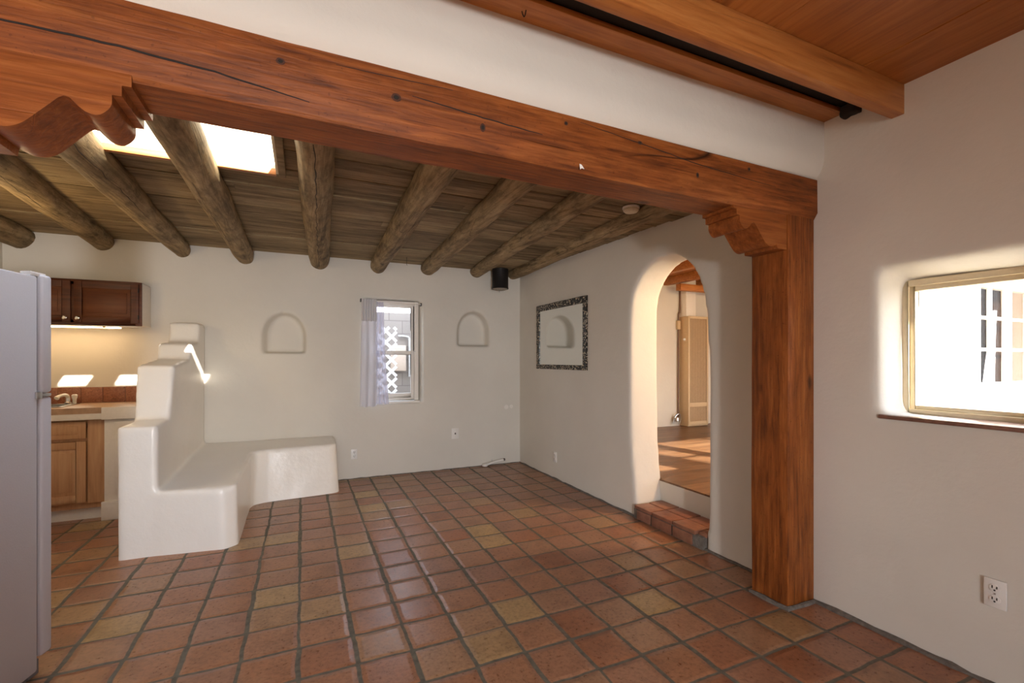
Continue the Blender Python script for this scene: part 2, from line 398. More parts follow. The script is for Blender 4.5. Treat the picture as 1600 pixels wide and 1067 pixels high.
def niche(x0, x1, z0, z1):
    w = x1-x0; c = (x0+x1)/2; zs = z0+(z1-z0)*.42
    return [(x0,z0),(x1,z0),(x1,zs)] + [(c+w/2*math.cos(a), zs+(z1-zs)*math.sin(a)) for a in [math.pi*k/20 for k in range(1,20)]] + [(x0,zs)]
def niche_cut(x0, x1, z0, z1, d):
    a = niche(x0,x1,z0,z1); b = niche(x0+.055,x1-.03,z0+.012,z1-.03)
    return prism(B(), a, 'Y', YB-.1, YB+.012), prism(B(), a, 'Y', YB-.001, YB+d, b)
n1 = niche_cut(-.39,.034,1.408,1.843,.11); n2 = niche_cut(1.735,2.166,1.508,1.950,.13)
cut_w1 = prism(B(), [(.60,.825),(1.335,.825),(1.335,2.045),(.60,2.045)], 'Y', YB-.1, YB+.16, [(.66,.84),(1.285,.84),(1.285,2.045),(.66,2.045)])
cut_w1b = prism(B(), [(.66,.84),(1.285,.84),(1.285,2.045),(.66,2.045)], 'Y', YB+.1, YB+.6)
struct(adobe('wall_back', bx(XL-.3, XR+.05, YB, YB+.33, -.12, 2.6), [*n1, *n2, cut_w1, cut_w1b], M['wall'], .018, 4, .006))
struct(obj('wall_left', bx(XL-.3, XL, YREAR-.3, YB+.1, -.12, 2.76), M['wall'], origin=(0,0,0)))
# rear wall behind the camera with an unseen wide window added for sky fill
rw = B()
box(rw, XL-.3, -1.9, YREAR-.25, YREAR, -.12, 2.76); box(rw, .9, XR+.1, YREAR-.25, YREAR, -.12, 2.76)
box(rw, -1.9, .9, YREAR-.25, YREAR, -.12, .85); box(rw, -1.9, .9, YREAR-.25, YREAR, 1.95, 2.76)
struct(obj('wall_rear', rw, M['wall'], origin=(0,0,0)))
# plaster wall over the header beam
so = prism(B(), [(1.592,2.70),(1.592,2.43),(1.606,2.375),(1.640,2.336),(1.70,2.325),(1.85,2.325),(1.85,2.70)], 'X', XL-.05, XR+.05)
struct(adobe('wall_over_beam', so, [], M['wall'], .018, 3, .004))
# back room ceiling: boards laid along X, a skylight hole between them
SKX0, SKX1, SKY0, SKY1 = -1.30, -.122, 1.92, 2.925; SKXT = .095
cb = B(); y = 1.86
while y < YB+.02:
    w = random.uniform(.13,.19); y1 = min(y+w, YB+.05)
    if y < SKY1 and y1 > SKY1: y1 = SKY1+.001
    z = zc((y+y1)/2)+random.uniform(0,.010)
    segs = [(XL-.02, SKX0), (SKX1, XR+.02)] if y < SKY1-.002 and y1 > SKY0 else [(XL-.02, XR+.02)]
    for a, b_ in segs:
        xs = [a]
        if b_-a > 3 and random.random() < .25: xs.append(random.uniform(a+1.2, b_-1.2))
        xs.append(b_)
        for p, q in zip(xs, xs[1:]): box(cb, p+.001, q-.001, y+.004, y1-.004, z, z+.05)
    y = y1
struct(obj('ceiling', cb, M['old'], origin=(0,0,0), bev=0, smooth=0))
rf = B()
box(rf, XL-.3, SKX0, 1.6, YB+.33, 2.53, 2.75); box(rf, SKXT+.02, XR+.31, 1.6, YB+.33, 2.53, 2.75)
box(rf, SKX0, SKXT+.02, 1.6, SKY0, 2.45, 2.75); box(rf, SKX0, SKXT+.02, SKY1, YB+.33, 2.53, 2.75)
struct(obj('ceiling_roof_slab', rf, M['dark'], origin=(0,0,0), smooth=0))
# front room ceiling: stained boards laid along Y
fb = B(); x = XL-.02
seams = [1.676-.294*k for k in range(15,0,-1)] + [1.676,1.968,2.268,XR+.02]
pre = XL-.02
for s in seams:
    if s <= pre+.02: continue
    zz = random.uniform(0,.004); box(fb, pre+.0015, s-.0015, YREAR-.02, 1.42, 2.640+zz, 2.665+zz); pre = s
struct(obj('ceiling_front', fb, M['plank'], origin=(0,0,0), smooth=0))
struct(obj('ceiling_front_slab', bx(XL-.3, XR+.31, YREAR-.3, 1.6, 2.69, 2.76), M['dark'], origin=(0,0,0), smooth=0))

# mortar bead along the foot of the walls
def bead(name, pts, r=.014):
    path = []
    for a, b_ in zip(pts, pts[1:]):
        a, b_ = Vector(a), Vector(b_); n = max(2, int((b_-a).length/.06))
        for k in range(n):
            p = a.lerp(b_, k/n); path.append(p + Vector((noise.noise(p*9)*.007, noise.noise(p*9+Vector((5,0,0)))*.007, 0)))
    path.append(Vector(pts[-1]))
    return struct(obj(name, tube(B(), path, [r*(1+.5*noise.noise(p*11)) for p in path], 8), M['mortar'], origin=(0,0,0)))
bead('baseboard_right', [(XR-.004,3.15,-.002),(XR-.004,YB,-.002)])
bead('baseboard_front_right', [(XR-.004,.2,-.002),(XR-.004,1.65,-.002)], .018)
bead('baseboard_arch_side', [(XR-.004,1.86,-.002),(XR-.004,2.40,-.002)], .018)
bead('baseboard_back', [(.36,YB-.002,-.004),(XR,YB-.002,-.004)], .012)

# ------------------------------------------------------------------ header beam, post, corbels
bb = B(); n = 60
prof = [(1.630,0),(1.627,-.186),(1.652,-.222),(1.835,-.222),(1.850,-.205),(1.850,0)]
rings = []
for k in range(n+1):
    x = XL+.02 + (XR-.002-XL-.02)*k/n
    top = 2.353 - (x+.44)*.0072
    ring = []
    for j, (py, dz) in enumerate(prof):
        q = noise.noise(Vector((x*1.7, j*3.1, .4)))*.004 + noise.noise(Vector((x*7, j*5.1, 2)))*.0018
        sag = .004*math.sin((x+.6)*2.1)
        ring.append(bb.verts.new((x, py+q, top+dz*(.985 if x > .5 else 1.0)+q+sag*.5 + (.022*max(0,-.0-x)*.0))))
    rings.append(ring)
for a, b_ in zip(rings, rings[1:]):
    for j in range(len(prof)): bb.faces.new((a[j], a[(j+1)%6], b_[(j+1)%6], b_[j]))
bb.faces.new(rings[0]); bb.faces.new(rings[-1][::-1])
def on_beam(x, z):
    f = (x-XL-.02)/(XR-.002-XL-.02)*n; k = max(0, min(n-1, int(f))); t = f-k
    a, c = rings[k][0].co.lerp(rings[k+1][0].co, t), rings[k][1].co.lerp(rings[k+1][1].co, t)
    g = (z-a.z)/(c.z-a.z); return Vector((x, a.y+(c.y-a.y)*g, z))
def checks(lines, knots):
    for ln, r0 in lines:
        pts = []
        for (xa,za), (xb_,zb_) in zip(ln, ln[1:]):
            m_ = max(2, int(abs(xb_-xa)/.03))
            for q in range(m_):
                x = xa+(xb_-xa)*q/m_; z = za+(zb_-za)*q/m_ + .0022*noise.noise(Vector((x*23,za,1)))
                pts.append(on_beam(x, z))
        pts.append(on_beam(*ln[-1]))
        L = len(pts); f0 = set(bb.faces)
        tube(bb, pts, [r0*(.25+.75*math.sin(math.pi*(i+.6)/(L+.2))**.6) for i in range(L)], 6)
        for f in bb.faces:
            if f not in f0: f.material_index = 1
    for (x, z, rx, rz) in knots:
        c = on_beam(x, z); f0 = set(bb.faces); K = 18
        for sc_, mi, dy in ((1.0, 2, -.0012), (.55, 1, -.0018)):
            ring = [bb.verts.new(c+Vector((math.cos(2*math.pi*q/K)*rx*sc_*(1+.15*noise.noise(Vector((q*.9,x,z)))), dy, math.sin(2*math.pi*q/K)*rz*sc_))) for q in range(K)]
            inn = [bb.verts.new(v.co+Vector((0,.006,0))) for v in ring]
            fs = [bb.faces.new(ring)] + [bb.faces.new((ring[q],inn[q],inn[(q+1)%K],ring[(q+1)%K])) for q in range(K)]
            for f in fs: f.material_index = mi
checks([([(-.95,2.218),(-.54,2.217),(-.43,2.213),(-.24,2.201),(.02,2.170)],.0034), ([(.352,2.270),(.46,2.262),(.62,2.25),(.87,2.237)],.0026), ([(1.05,2.325),(1.35,2.300),(1.7,2.265),(2.25,2.24)],.0020), ([(.1,2.315),(.5,2.325)],.0014)],
       [(-.064,2.281,.013,.011),(.296,2.251,.017,.014),(.617,2.213,.011,.016),(.98,2.305,.009,.008),(1.36,2.300,.013,.008),(1.70,2.212,.009,.013),(2.05,2.30,.010,.009)])
hb = tag(obj('header_beam', bb, M['beam'], smooth=40, origin=(0,1.63,2.13)), 'long red-brown timber beam spanning the room below the white plaster band', 'beam')
hb.data.materials.append(M['dark']); hb.data.materials.append(M['knot'])
pm = bx(2.366, XR-.003, 1.645, 1.865, 0, 2.128)
bmesh.ops.subdivide_edges(pm, edges=[e for e in pm.edges if abs(e.verts[0].co.z-e.verts[1].co.z) > 1], cuts=24)
for v in pm.verts:
    if v.co.x < 2.5: v.co.x += noise.noise(v.co*2.3)*.005; v.co.y += noise.noise(v.co*2.1+Vector((9,0,0)))*.004
tag(obj('wooden_post', pm, M['post'], bev=.006, origin=(2.47,1.75,0)), 'square red-brown timber post standing against the right wall', 'post')
tag(obj('mortar_collar', adobe('tmpc', bx(2.350,XR-.004,1.628,1.88,-.01,.022), [bx(2.372,XR+.1,1.65,1.86,-.1,.1)], M['mortar'], .008, 3, .006, wscale=14).data and B(), None) if False else obj('mortar_collar', tube(B(), [Vector((2.585,1.64,.0)),Vector((2.5,1.638,.003)),Vector((2.42,1.64,.004)),Vector((2.362,1.643,.004)),Vector((2.358,1.70,.004)),Vector((2.359,1.78,.003)),Vector((2.362,1.868,.0))], [.014,.016,.013,.017,.014,.018,.013], 8), M['mortar']), 'rough grey mortar bead around the foot of the timber post', 'mortar')
cp = [(1.965,2.137),(1.965,2.102),(1.987,2.101),(1.987,2.071),(2.009,2.070)]
cp += catmull([(2.009,2.069),(2.012,2.036),(2.038,2.008),(2.068,2.012),(2.100,2.042)], 6)[1:]
cp += [(2.113,2.044)]
cp += catmull([(2.124,2.036),(2.142,2.015),(2.168,1.985),(2.195,1.955),(2.224,1.938),(2.256,1.938),(2.286,1.952)], 5)
cp += [(2.290,1.930),(2.365,1.930),(2.365,2.137)]
tag(obj('carved_corbel', prism(B(), cp, 'Y', 1.650, 1.848), M['corbel'], bev=0, smooth=28), 'carved scroll-edged timber bracket on top of the right-hand post', 'corbel')
cpl = [(-.443-(x-1.965), z+.012) for x, z in cp]
cpl = [(x, z if z > 2.0 else z-.0) for x, z in cpl]
tag(obj('carved_corbel', prism(B(), cpl[::-1], 'Y', 1.642, 1.848), M['corbel'], bev=0, smooth=28), 'carved scroll-edged timber bracket under the left end of the header beam', 'corbel')
tag(obj('wooden_post', bx(-1.07,-.845,1.642,1.855,0,2.136), M['post'], bev=.006), 'square timber post under the bracket at the left end of the header beam', 'post')
sp = B(); prism(sp, [(1.043,2.150),(1.052,2.148),(1.066,2.132),(1.055,2.134),(1.046,2.128)], 'Y', 1.6245, 1.6270)
tag(obj('paper_scrap', sp, M['paper'], smooth=0), 'tiny torn scrap of white paper stuck to the header beam', 'scrap')

# ------------------------------------------------------------------ round ceiling logs
LOGS = [ # x at back wall, r there, x at y=2.4, r there, drop of the bottom below boards
 (-2.262,.115,-2.02,.115,.147,'darkest round ceiling log beside the left kitchen wall'),
 (-1.690,.098,-1.405,.100,.110,'yellowish round ceiling log over the refrigerator, second from the left'),
 (-1.085,.082,-.975,.103,.121,'round ceiling log whose near end is lit white beside the skylight'),
 (-.542,.086,-.498,.094,.140,'round ceiling log crossing under the middle of the skylight'),
 (.166,.104,.050,.088,.137,'pale round ceiling log just right of the skylight, seen nearly end-on'),
 (.782,.092,.655,.092,.132,'round ceiling log left of the small window, second right of the skylight'),
 (1.366,.095,1.135,.086,.110,'round ceiling log above the small window, third right of the skylight'),
 (1.985,.092,1.630,.086,.094,'round ceiling log ending left of the black stovepipe'),
 (2.50,.105,2.205,.095,.078,'dark round ceiling log running along the arch wall, right of the stovepipe'),
]
for i, (xb, rb, xf, rf_, drop, lab) in enumerate(LOGS):
    bm = B(); rings = []; y0, y1 = 1.80, YB+.03; K, S = 66, 22
    for k in range(K+1):
        y = y0+(y1-y0)*k/K; t = (y-2.4)/(YB-2.4)
        ph = i*7.3
        x = xf+(xb-xf)*t + .012*noise.noise(Vector((y*.9, ph, 0)))
        r = rf_+(rb-rf_)*max(-.3, t); r *= 1+.07*noise.noise(Vector((y*1.3, ph, 3)))+.05*noise.noise(Vector((y*3.7, ph, 5)))
        if t > .93: r *= 1-.10*((t-.93)/.07)
        zl = zc(y) - drop*(1+.06*noise.noise(Vector((y*1.1, ph, 9)))) + r
        ring = []
        for s in range(S):
            a = 2*math.pi*s/S; d = Vector((math.cos(a), 0, math.sin(a)))
            rr = r*(1+.07*noise.noise(Vector((d.x*1.4+ph, y*2.6, d.z*1.4)))+.02*noise.noise(Vector((d.x*4+ph, y*6, d.z*4))))
            z = zl+d.z*rr
            ring.append(bm.verts.new((x+d.x*rr, y, min(z, zc(y)+.003))))
        rings.append(ring)
    for a, b_ in zip(rings, rings[1:]):
        for s in range(S): bm.faces.new((a[s], a[(s+1)%S], b_[(s+1)%S], b_[s]))
    bm.faces.new(rings[0]); bm.faces.new(rings[-1][::-1])
    for (sa, ka, kb_, rr_) in {4: [(16,6,62,.0040)], 2: [(18,14,40,.0022)], 3: [(15,20,50,.0022)], 5: [(17,18,44,.002)], 6: [(18,10,40,.002)], 7: [(18,12,50,.002)], 1: [(17,10,45,.002)], 8: [(14,12,56,.0022)]}.get(i, []):
        f0 = set(bm.faces); pts = []
        for k in range(ka, kb_):
            a = rings[k][sa].co.lerp(rings[k][sa+1].co, .5+.45*noise.noise(Vector((k*.55, i*3.7, 0)))); pts.append(a.copy())
        tube(bm, pts, [rr_*(.4+.9*abs(noise.noise(Vector((k*.4, i, 7))))) for k in range(len(pts))], 6)
        for f in bm.faces:
            if f not in f0: f.material_index = 1
    o = obj('ceiling_log', bm, M['log'], smooth=60, origin=(xf + i*0.0, 1.8+i*.37, 2.3))
    o.data.materials.append(M['dark'])
    tag(o, lab, 'ceiling log', 'round log beams across the back room')

# front room joist, strip board, hook
jb = bx(XL+.0, XR-.003, 1.222, 1.276, 2.500, 2.640)
tag(obj('ceiling_joist', jb, M['joist'], bev=.003, origin=(0,1.25,2.5)), 'orange-stained plank joist under the front ceiling boards', 'joist')
st = bx(XL+.0, XR-.003, 1.488, 1.594, 2.632, 2.655)
tag(obj('ceiling_strip_board', st, M['joist'], bev=.002, origin=(.7,1.55,2.632)), 'flat orange board between the plaster band and the dark ceiling slit', 'board')
struct(obj('slit_shade', bx(XL, XR, 1.40, 1.50, 2.668, 2.684), M['dark'], smooth=0))  # dark strip over the slit, its shade put into the colour
hk = tube(B(), catmull([(.752,1.535,2.632),(.749,1.535,2.616),(.743,1.533,2.604),(.737,1.533,2.612),(.735,1.534,2.622)],5), .0022, 8)
tag(obj('ceiling_hook', hk, M['darkmetal']), 'small black hook screwed into the flat orange strip board', 'hook')
dh = adobe('dark_hole_block', bx(2.535, XR-.004, 1.405,1.483,2.595,2.650), [], M['dark'], .008, 2, .01, wscale=16)  # solid block in place of a hole, the hole's shade put into its colour
tag(dh, 'black ragged block for the shaded hole in the ceiling corner beside the joist end', 'dark hole')

# ------------------------------------------------------------------ skylight (window_3)
fr = B(); t = .014; zt = 2.752
box(fr, SKX0, SKXT, SKY1-t, SKY1-.001, 2.452, zt); box(fr, SKX0, SKX1-.001, SKY1-t, SKY1-.001, zc(SKY1)+.004, 2.452)
zb = zc(SKY1)-.026
prism(fr, [(SKX1-t,zb),(SKX1-.001,zb),(SKX1-.001,2.452),(SKXT+.015,zt),(SKXT,zt),(SKX1-t,2.452)], 'Y', SKY0, SKY1-t)
box(fr, SKX0+.001, SKX0+t, SKY0, SKY1-t, zb, zt); box(fr, SKX0, SKXT, SKY0+.001, SKY0+t, zc(SKY0)-.02 if False else 2.452, zt); box(fr, SKX0, SKX1, SKY0+.001, SKY0+t, zc(SKY0)-.02, 2.452)
w3 = struct(obj('window_3', fr, M['cream'], bev=.002))
trim = B(); zz = zc(SKY1)
box(trim, SKX0-.03, SKX1-.015, SKY1-.018, SKY1+.014, zz-.030, zz+.002)
obj('frame_trim', trim, M['joist'], w3, bev=.002)
trim = B(); box(trim, SKX1-.001, SKX1+.035, SKY0, SKY1+.022, zz-.030, zz+.002)
obj('frame_trim', trim, M['old'], w3, bev=.002)
obj('glass_pane', bx(SKX0+.002, SKXT-.002, SKY0+.002, SKY1-.002, 2.742, 2.747), M['glass'], w3, smooth=0)

# ------------------------------------------------------------------ back window (window_1)
YG = YB+.125
f = B(); WX0, WX1, WZ0, WZ1 = .668, 1.278, .855, 2.035
def frame(bm, x0,x1,z0,z1,w,y0,y1,wb=None):
    wb = wb or w
    box(bm,x0,x0+w,y0,y1,z0,z1); box(bm,x1-w,x1,y0,y1,z0,z1); box(bm,x0+w,x1-w,y0,y1,z0,z0+wb); box(bm,x0+w,x1-w,y0,y1,z1-w,z1)
frame(f, WX0,WX1,WZ0,WZ1,.05,YG-.02,YG+.09,.03)
w1 = struct(obj('window_1', f, M['white'], bev=.003))
u = B(); frame(u, WX0+.045,WX1-.045,1.40,WZ1-.035,.034,YG+.03,YG+.06,.045)
us = obj('upper_sash', u, M['white'], w1, bev=.003); obj('glass_pane', bx(WX0+.07,WX1-.07,YG+.044,YG+.048,1.43,1.965), M['glass'], us, smooth=0)
l = B(); frame(l, WX0+.045,WX1-.045,WZ0+.025,1.445,.040,YG-.005,YG+.028,.06)
ls = obj('lower_sash', l, M['white'], w1, bev=.003); obj('glass_pane', bx(WX0+.08,WX1-.08,YG+.010,YG+.014,.935,1.41), M['glass'], ls, smooth=0)
obj('sash_latch', lathe(B(), [(.004,0),(.013,.004),(.013,.012),(.004,.016)], (1.235,YG-.022,1.44), 'Y', 12), M['steel'], w1)
lh = B(); box(lh,.86,.94,YG-.02,YG-.006,.935,.946); box(lh,.895,.907,YG-.026,YG-.006,.94,.962)
obj('lift_handle', lh, M['steel'], ls, bev=.002)
obj('window_sill', bx(.665,1.282,YB+.02,YG-.004,.828,.852), M['white'], w1, bev=.006)

# curtain and rod
rod = thing('curtain_rod', 'thin curtain rod across the top of the small back window', 'curtain rod', (.935,YB-.05,2.0))
obj('rod', tube(B(), [(.592,YB-.05,2.011),(1.28,YB-.05,1.992)], .005, 10), M['white'], rod)
for xx, zz in ((.595,2.011),(1.277,1.992)):
    h = B(); box(h, xx-.005, xx+.005, YB-.058, YB+.004, zz-.018, zz+.016); obj('bracket', h, M['darkmetal'], rod, bev=.002)
def cloth(x0t,x1t,x0b,x1b,z0,z1,yc,folds,amp,th=.0025,ph=0,nx=60,nz=30,sweep=0):
    bm = B(); G = [[],[]]
    for s in (0,1):
        for j in range(nz+1):
            v = j/nz; z = z1+(z0-z1)*v; row = []
            for i in range(nx+1):
                q = i/nx; a = x0t+(x0b-x0t)*v; b_ = x1t+(x1b-x1t)*v + sweep*math.sin(math.pi*v)
                x = a+(b_-a)*q
                yy = yc + amp*(.55+.45*v)*math.sin(2*math.pi*folds*q+ph+.6*math.sin(2.2*v)) + .006*noise.noise(Vector((x*8,z*3,ph)))
                row.append(bm.verts.new((x, yy+(th if s else 0), z+ .004*math.sin(2*math.pi*folds*q)*(v==1))))
            G[s].append(row)
    for s in (0,1):
        for j in range(nz):
            for i in range(nx): bm.faces.new((G[s][j][i],G[s][j][i+1],G[s][j+1][i+1],G[s][j+1][i]))
    for j in range(nz):
        for i in (0,nx): bm.faces.new((G[0][j][i],G[0][j+1][i],G[1][j+1][i],G[1][j][i]))
    for i in range(nx):
        for j in (0,nz): bm.faces.new((G[0][j][i],G[0][j][i+1],G[1][j][i+1],G[1][j][i]))
    return bm
cu = thing('curtain', 'white gathered curtain drawn to the left of the small window', 'curtain', (.70,YB-.06,.81))
obj('curtain_panel', cloth(.605,.755,.585,.765,.808,1.985,YB-.040,2.3,.012,sweep=.02), M['linen'], cu, smooth=70)
obj('valance', cloth(.600,.765,.600,.765,1.775,2.022,YB-.072,6,.008,ph=1), M['linen'], cu, smooth=70)
obj('sheer_edge', cloth(.755,.845,.765,.905,.83,2.0,YB-.030,2.5,.012,ph=2,sweep=-.01), M['sheer'], cu, smooth=70)

# ------------------------------------------------------------------ right window (window_2)
XG = XR+.185
f = B(); Y0, Y1, Z0, Z1 = .80, 1.322, 1.062, 1.735
def frameX(bm,y0,y1,z0,z1,w,x0,x1,wt=None):
    wt = wt or w
    box(bm,x0,x1,y0,y0+w,z0,z1); box(bm,x0,x1,y1-w,y1,z0,z1); box(bm,x0,x1,y0+w,y1-w,z0,z0+w); box(bm,x0,x1,y0+w,y1-w,z1-wt,z1)
frameX(f,Y0,Y1,Z0,Z1,.032,XG-.012,XG+.06,.030)
w2 = struct(obj('window_2', f, M['cream'], bev=.003))
s = B(); frameX(s,Y0+.03,Y1-.03,Z0+.028,Z1-.028,.024,XG+.002,XG+.035,.026)
sa = obj('sash', s, M['cream'], w2, bev=.003); obj('glass_pane', bx(XG+.016,XG+.020,Y0+.04,Y1-.04,Z0+.04,Z1-.04), M['glass'], sa, smooth=0)
sl = bx(XR-.012,XG-.012,.72,1.328,1.052,1.072)
obj('tile_sill', sl, M['sill'], w2, bev=.004)

# ------------------------------------------------------------------ tiled step and the room beyond the arch
stp = thing('tiled_step', 'low terracotta tiled step in the arched opening', 'step', (2.71,2.77,0))
core = bx(XR-.030,2.87,2.405,3.145,-.02,.088); obj('mortar_core', core, M['mortar'], stp, bev=.006)
tt = B()
ys = [3.142,2.93,2.70,2.47]
for r_, (xa, xb_) in enumerate(((2.558,2.705),(2.713,2.862))):
    for ya, yb_ in zip(ys, ys[1:]): box(tt, xa, xb_, yb_+.005, ya-.005, .084, .112+random.uniform(-.002,.002))
    box(tt, xa+.03, xb_, 2.402, ys[-1]-.004, .080, .108)
obj('tread_tile', tt, M['step'], stp, bev=.005)
rt = B()
for ya, yb_ in ((3.10,2.93),(2.92,2.70),(2.69,2.49)): box(rt, 2.548, 2.562, yb_+.006, ya-.006, .008, .082)
obj('riser_tile', rt, M['step'], stp, bev=.003)
fl = B(); x = 2.865; YN = 5.62
struct(obj('floor_beyond_riser', bx(2.862,2.93,2.3,3.3,-.1,UF-.012), M['wall'], bev=.01))
while x < 7.1:
    w = .13; box(fl, x, min(x+w,7.1)-.002, 1.30, YN+.1, UF-.03, UF); x += w
fl.free(); fl = B(); y = 1.30
while y < YN+.1:
    w = .125; x = 2.866 if 2.42 < y < 3.12 else 2.90
    cutx = random.uniform(3.6,6); box(fl, x, cutx-.001, y+.001, y+w-.001, UF-.03, UF); box(fl, cutx+.001, 7.1, y+.001, y+w-.001, UF-.03, UF); y += w
struct(obj('floor_beyond', fl, M['brownfloor'], origin=(0,0,0), smooth=0))
struct(obj('floor_beyond_slab', bx(2.931,7.1,1.36,YN,-.1,UF-.031), M['wall'], smooth=0))
struct(obj('wall_beyond_back', bx(2.905,7.2,YN,YN+.2,-.1,2.8), M['wall'], origin=(0,0,0)))
struct(obj('wall_beyond_side', bx(7.0,7.2,1.35,YN,-.1,2.8), M['wall'], origin=(0,0,0)))
SX0, SX1, SZ0, SZ1 = 3.585, 4.62, 1.185, 1.80
DX0, DX1, DZ0, DZ1 = 4.80, 6.60, .34, 1.80  # unseen glass door, added to bring more sun into this room
sw = B(); box(sw,2.905,SX0,1.35,1.44,-.1,2.8); box(sw,SX1,DX0,1.35,1.44,-.1,2.8); box(sw,DX1,7.2,1.35,1.44,-.1,2.8); box(sw,DX0,DX1,1.35,1.44,-.1,DZ0); box(sw,DX0,DX1,1.35,1.44,DZ1,2.8); box(sw,SX0,SX1,1.35,1.44,-.1,SZ0); box(sw,SX0,SX1,1.35,1.44,SZ1,2.8)
struct(obj('wall_beyond_front', sw, M['ext'], origin=(0,0,0)))
cbm = B(); y = 1.36
while y < YN: box(cbm,2.905,7.1,y+.0015,min(y+.14,YN+.05)-.0015,2.62,2.645); y += .14
struct(obj('ceiling_beyond', cbm, M['plank'], origin=(0,0,0), smooth=0))
struct(obj('ceiling_beyond_slab', bx(2.905,7.2,1.35,YN+.2,2.66,2.8), M['dark'], smooth=0))
w4f = B(); frame(w4f, SX0-.05,SX1+.05,SZ0-.05,SZ1+.05,.062,1.325,1.435)
box(w4f, 4.03,4.085,1.356,1.388,SZ0,SZ1)
w4 = struct(obj('window_4', w4f, M['white'], bev=.003))
mt = B()
for xx in (3.835,): box(mt, xx-.010,xx+.010,1.364,1.384,SZ0,SZ1)
for zz in (1.402,1.595,1.79): box(mt, SX0,4.04,1.365,1.383,zz-.010,zz+.010)
obj('muntin', mt, M['white'], w4, bev=.002)
m2 = B()
for xx in (4.33,): box(m2, xx-.009,xx+.009,1.366,1.384,SZ0,SZ1)
for zz in (1.402,1.595,1.79): box(m2, 4.08,SX1,1.367,1.383,zz-.009,zz+.009)
obj('muntin', m2, M['white'], w4, bev=.002)
obj('glass_pane', bx(SX0,SX1,1.375,1.379,SZ0,SZ1), M['glass'], w4, smooth=0)
w5f = B(); frame(w5f, DX0-.05,DX1+.05,DZ0-.04,DZ1+.05,.062,1.325,1.435); box(w5f, 5.67,5.73,1.34,1.42,DZ0,DZ1)
w5 = struct(obj('window_5_added', w5f, M['white'], bev=.003)); obj('glass_pane', bx(DX0,DX1,1.375,1.379,DZ0,DZ1), M['glass'], w5, smooth=0)
dr = thing('drape', 'brown drape hanging behind the many-paned outside window', 'drape', (3.98,1.48,1.0))
obj('drape_panel', cloth(3.80,4.27,3.80,4.27,.95,2.1,1.470,7,.010), M['curtainb'], dr, smooth=70)
wl = thing('tied_curtain', 'white tied-back cloth slanting across the many-paned outside window', 'curtain', (3.95,1.45,1.0))
obj('cloth_panel', cloth(4.08,4.12,3.91,4.10,1.10,1.66,1.440,2,.005), M['linen'], wl, smooth=70)
# joists beyond
for k, xx in enumerate((3.85,4.52,5.20,5.88,6.55)):
    tag(obj('stained_joist', bx(xx-.045,xx+.045,1.46,YN+.02,2.505,2.62), M['joist'], bev=.003), ['orange joist near the arch in the room beyond','orange joist nearest in view through the top of the arch','orange joist left of the heater flue beyond the arch','orange joist over the wall heater beyond the arch','orange joist farthest right in the room beyond the arch'][k], 'joist', 'joists in the room beyond the arch')
tag(obj('ledger_beam', bx(5.10,6.98,5.20,5.30,2.375,2.470), M['joist'], bev=.004), 'short orange crossbeam in front of the heater flue beyond the arch', 'beam')
# wall heater
HX0, HX1, HY = 5.475, 5.90, 5.425
ht = thing('wall_heater', 'tall beige gas wall heater seen through the arch', 'heater', ((HX0+HX1)/2,5.52,UF))
obj('heater_body', bx(HX0,HX1,HY+.012,YN-.001,UF+.005,2.02), M['heater'], ht, bev=.008)
fp = B(); frame(fp, HX0,HX1,UF+.03,2.022,.035,HY,HY+.02,.05); box(fp, HX0+.03,HX1-.03,HY,HY+.02,.60,.665)
obj('front_frame', fp, M['heater'], ht, bev=.004)
def grid(x0,x1,z0,z1,y,nx,nz,t=.004):
    g = B()
    for i in range(nx+1):
        x = x0+(x1-x0)*i/nx; box(g,x-t/2,x+t/2,y,y+.004,z0,z1)
    for j in range(nz+1):
        z = z0+(z1-z0)*j/nz; box(g,x0,x1,y+.001,y+.005,z-t/2,z+t/2)
    return g
obj('upper_grille', grid(HX0+.035,HX1-.035,.665,1.985,HY+.004,20,62,.008), M['grille'], ht, smooth=0)
obj('lower_grille', grid(HX0+.035,HX1-.035,UF+.085,.60,HY+.004,20,12,.008), M['grille'], ht, smooth=0)
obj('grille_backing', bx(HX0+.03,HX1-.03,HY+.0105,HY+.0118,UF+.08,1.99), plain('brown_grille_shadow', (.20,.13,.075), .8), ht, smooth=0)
kn = lathe(B(), [(.022,0),(.022,-.012),(.014,-.014),(.013,-.03),(.0,-.031)], (HX0,5.50,1.66), 'X', 14); obj('thermostat_knob', kn, M['plastic'], ht)
obj('thermostat_plate', bx(HX0-.004,HX0+.002,5.475,5.53,1.60,1.76), M['heater'], ht, bev=.001)
obj('flue_duct', bx(5.475,5.68,5.47,YN-.001,2.02,2.62), M['white'], ht, bev=.01)
gp = thing('gas_pipe', 'thin brown gas pipe with valve beside the wall heater', 'pipe', (5.42,5.58,UF))
obj('pipe', tube(B(), catmull([(5.43,5.59,UF+.10),(5.43,5.59,1.2),(5.435,5.59,2.0),(5.46,5.59,2.10),(5.47,5.595,2.3),(5.47,5.6,2.6)],6), .012, 8), plain('brown_pipe',(.16,.085,.05),.5), gp)
obj('valve', lathe(B(), [(.03,0),(.05,.01),(.05,.06),(.02,.08)], (5.36,5.56,UF+.08), 'Z', 14), M['steel'], gp)
obj('union_fitting', bx(5.40,5.455,5.565,5.61,1.82,1.96), M['heater'], gp, bev=.006)
obj('hose', tube(B(), catmull([(5.30,5.57,UF+.05),(5.33,5.55,UF+.16),(5.40,5.54,UF+.20),(5.44,5.55,UF+.12),(5.42,5.56,UF+.03)],6), .010, 8), M['steel'], gp)

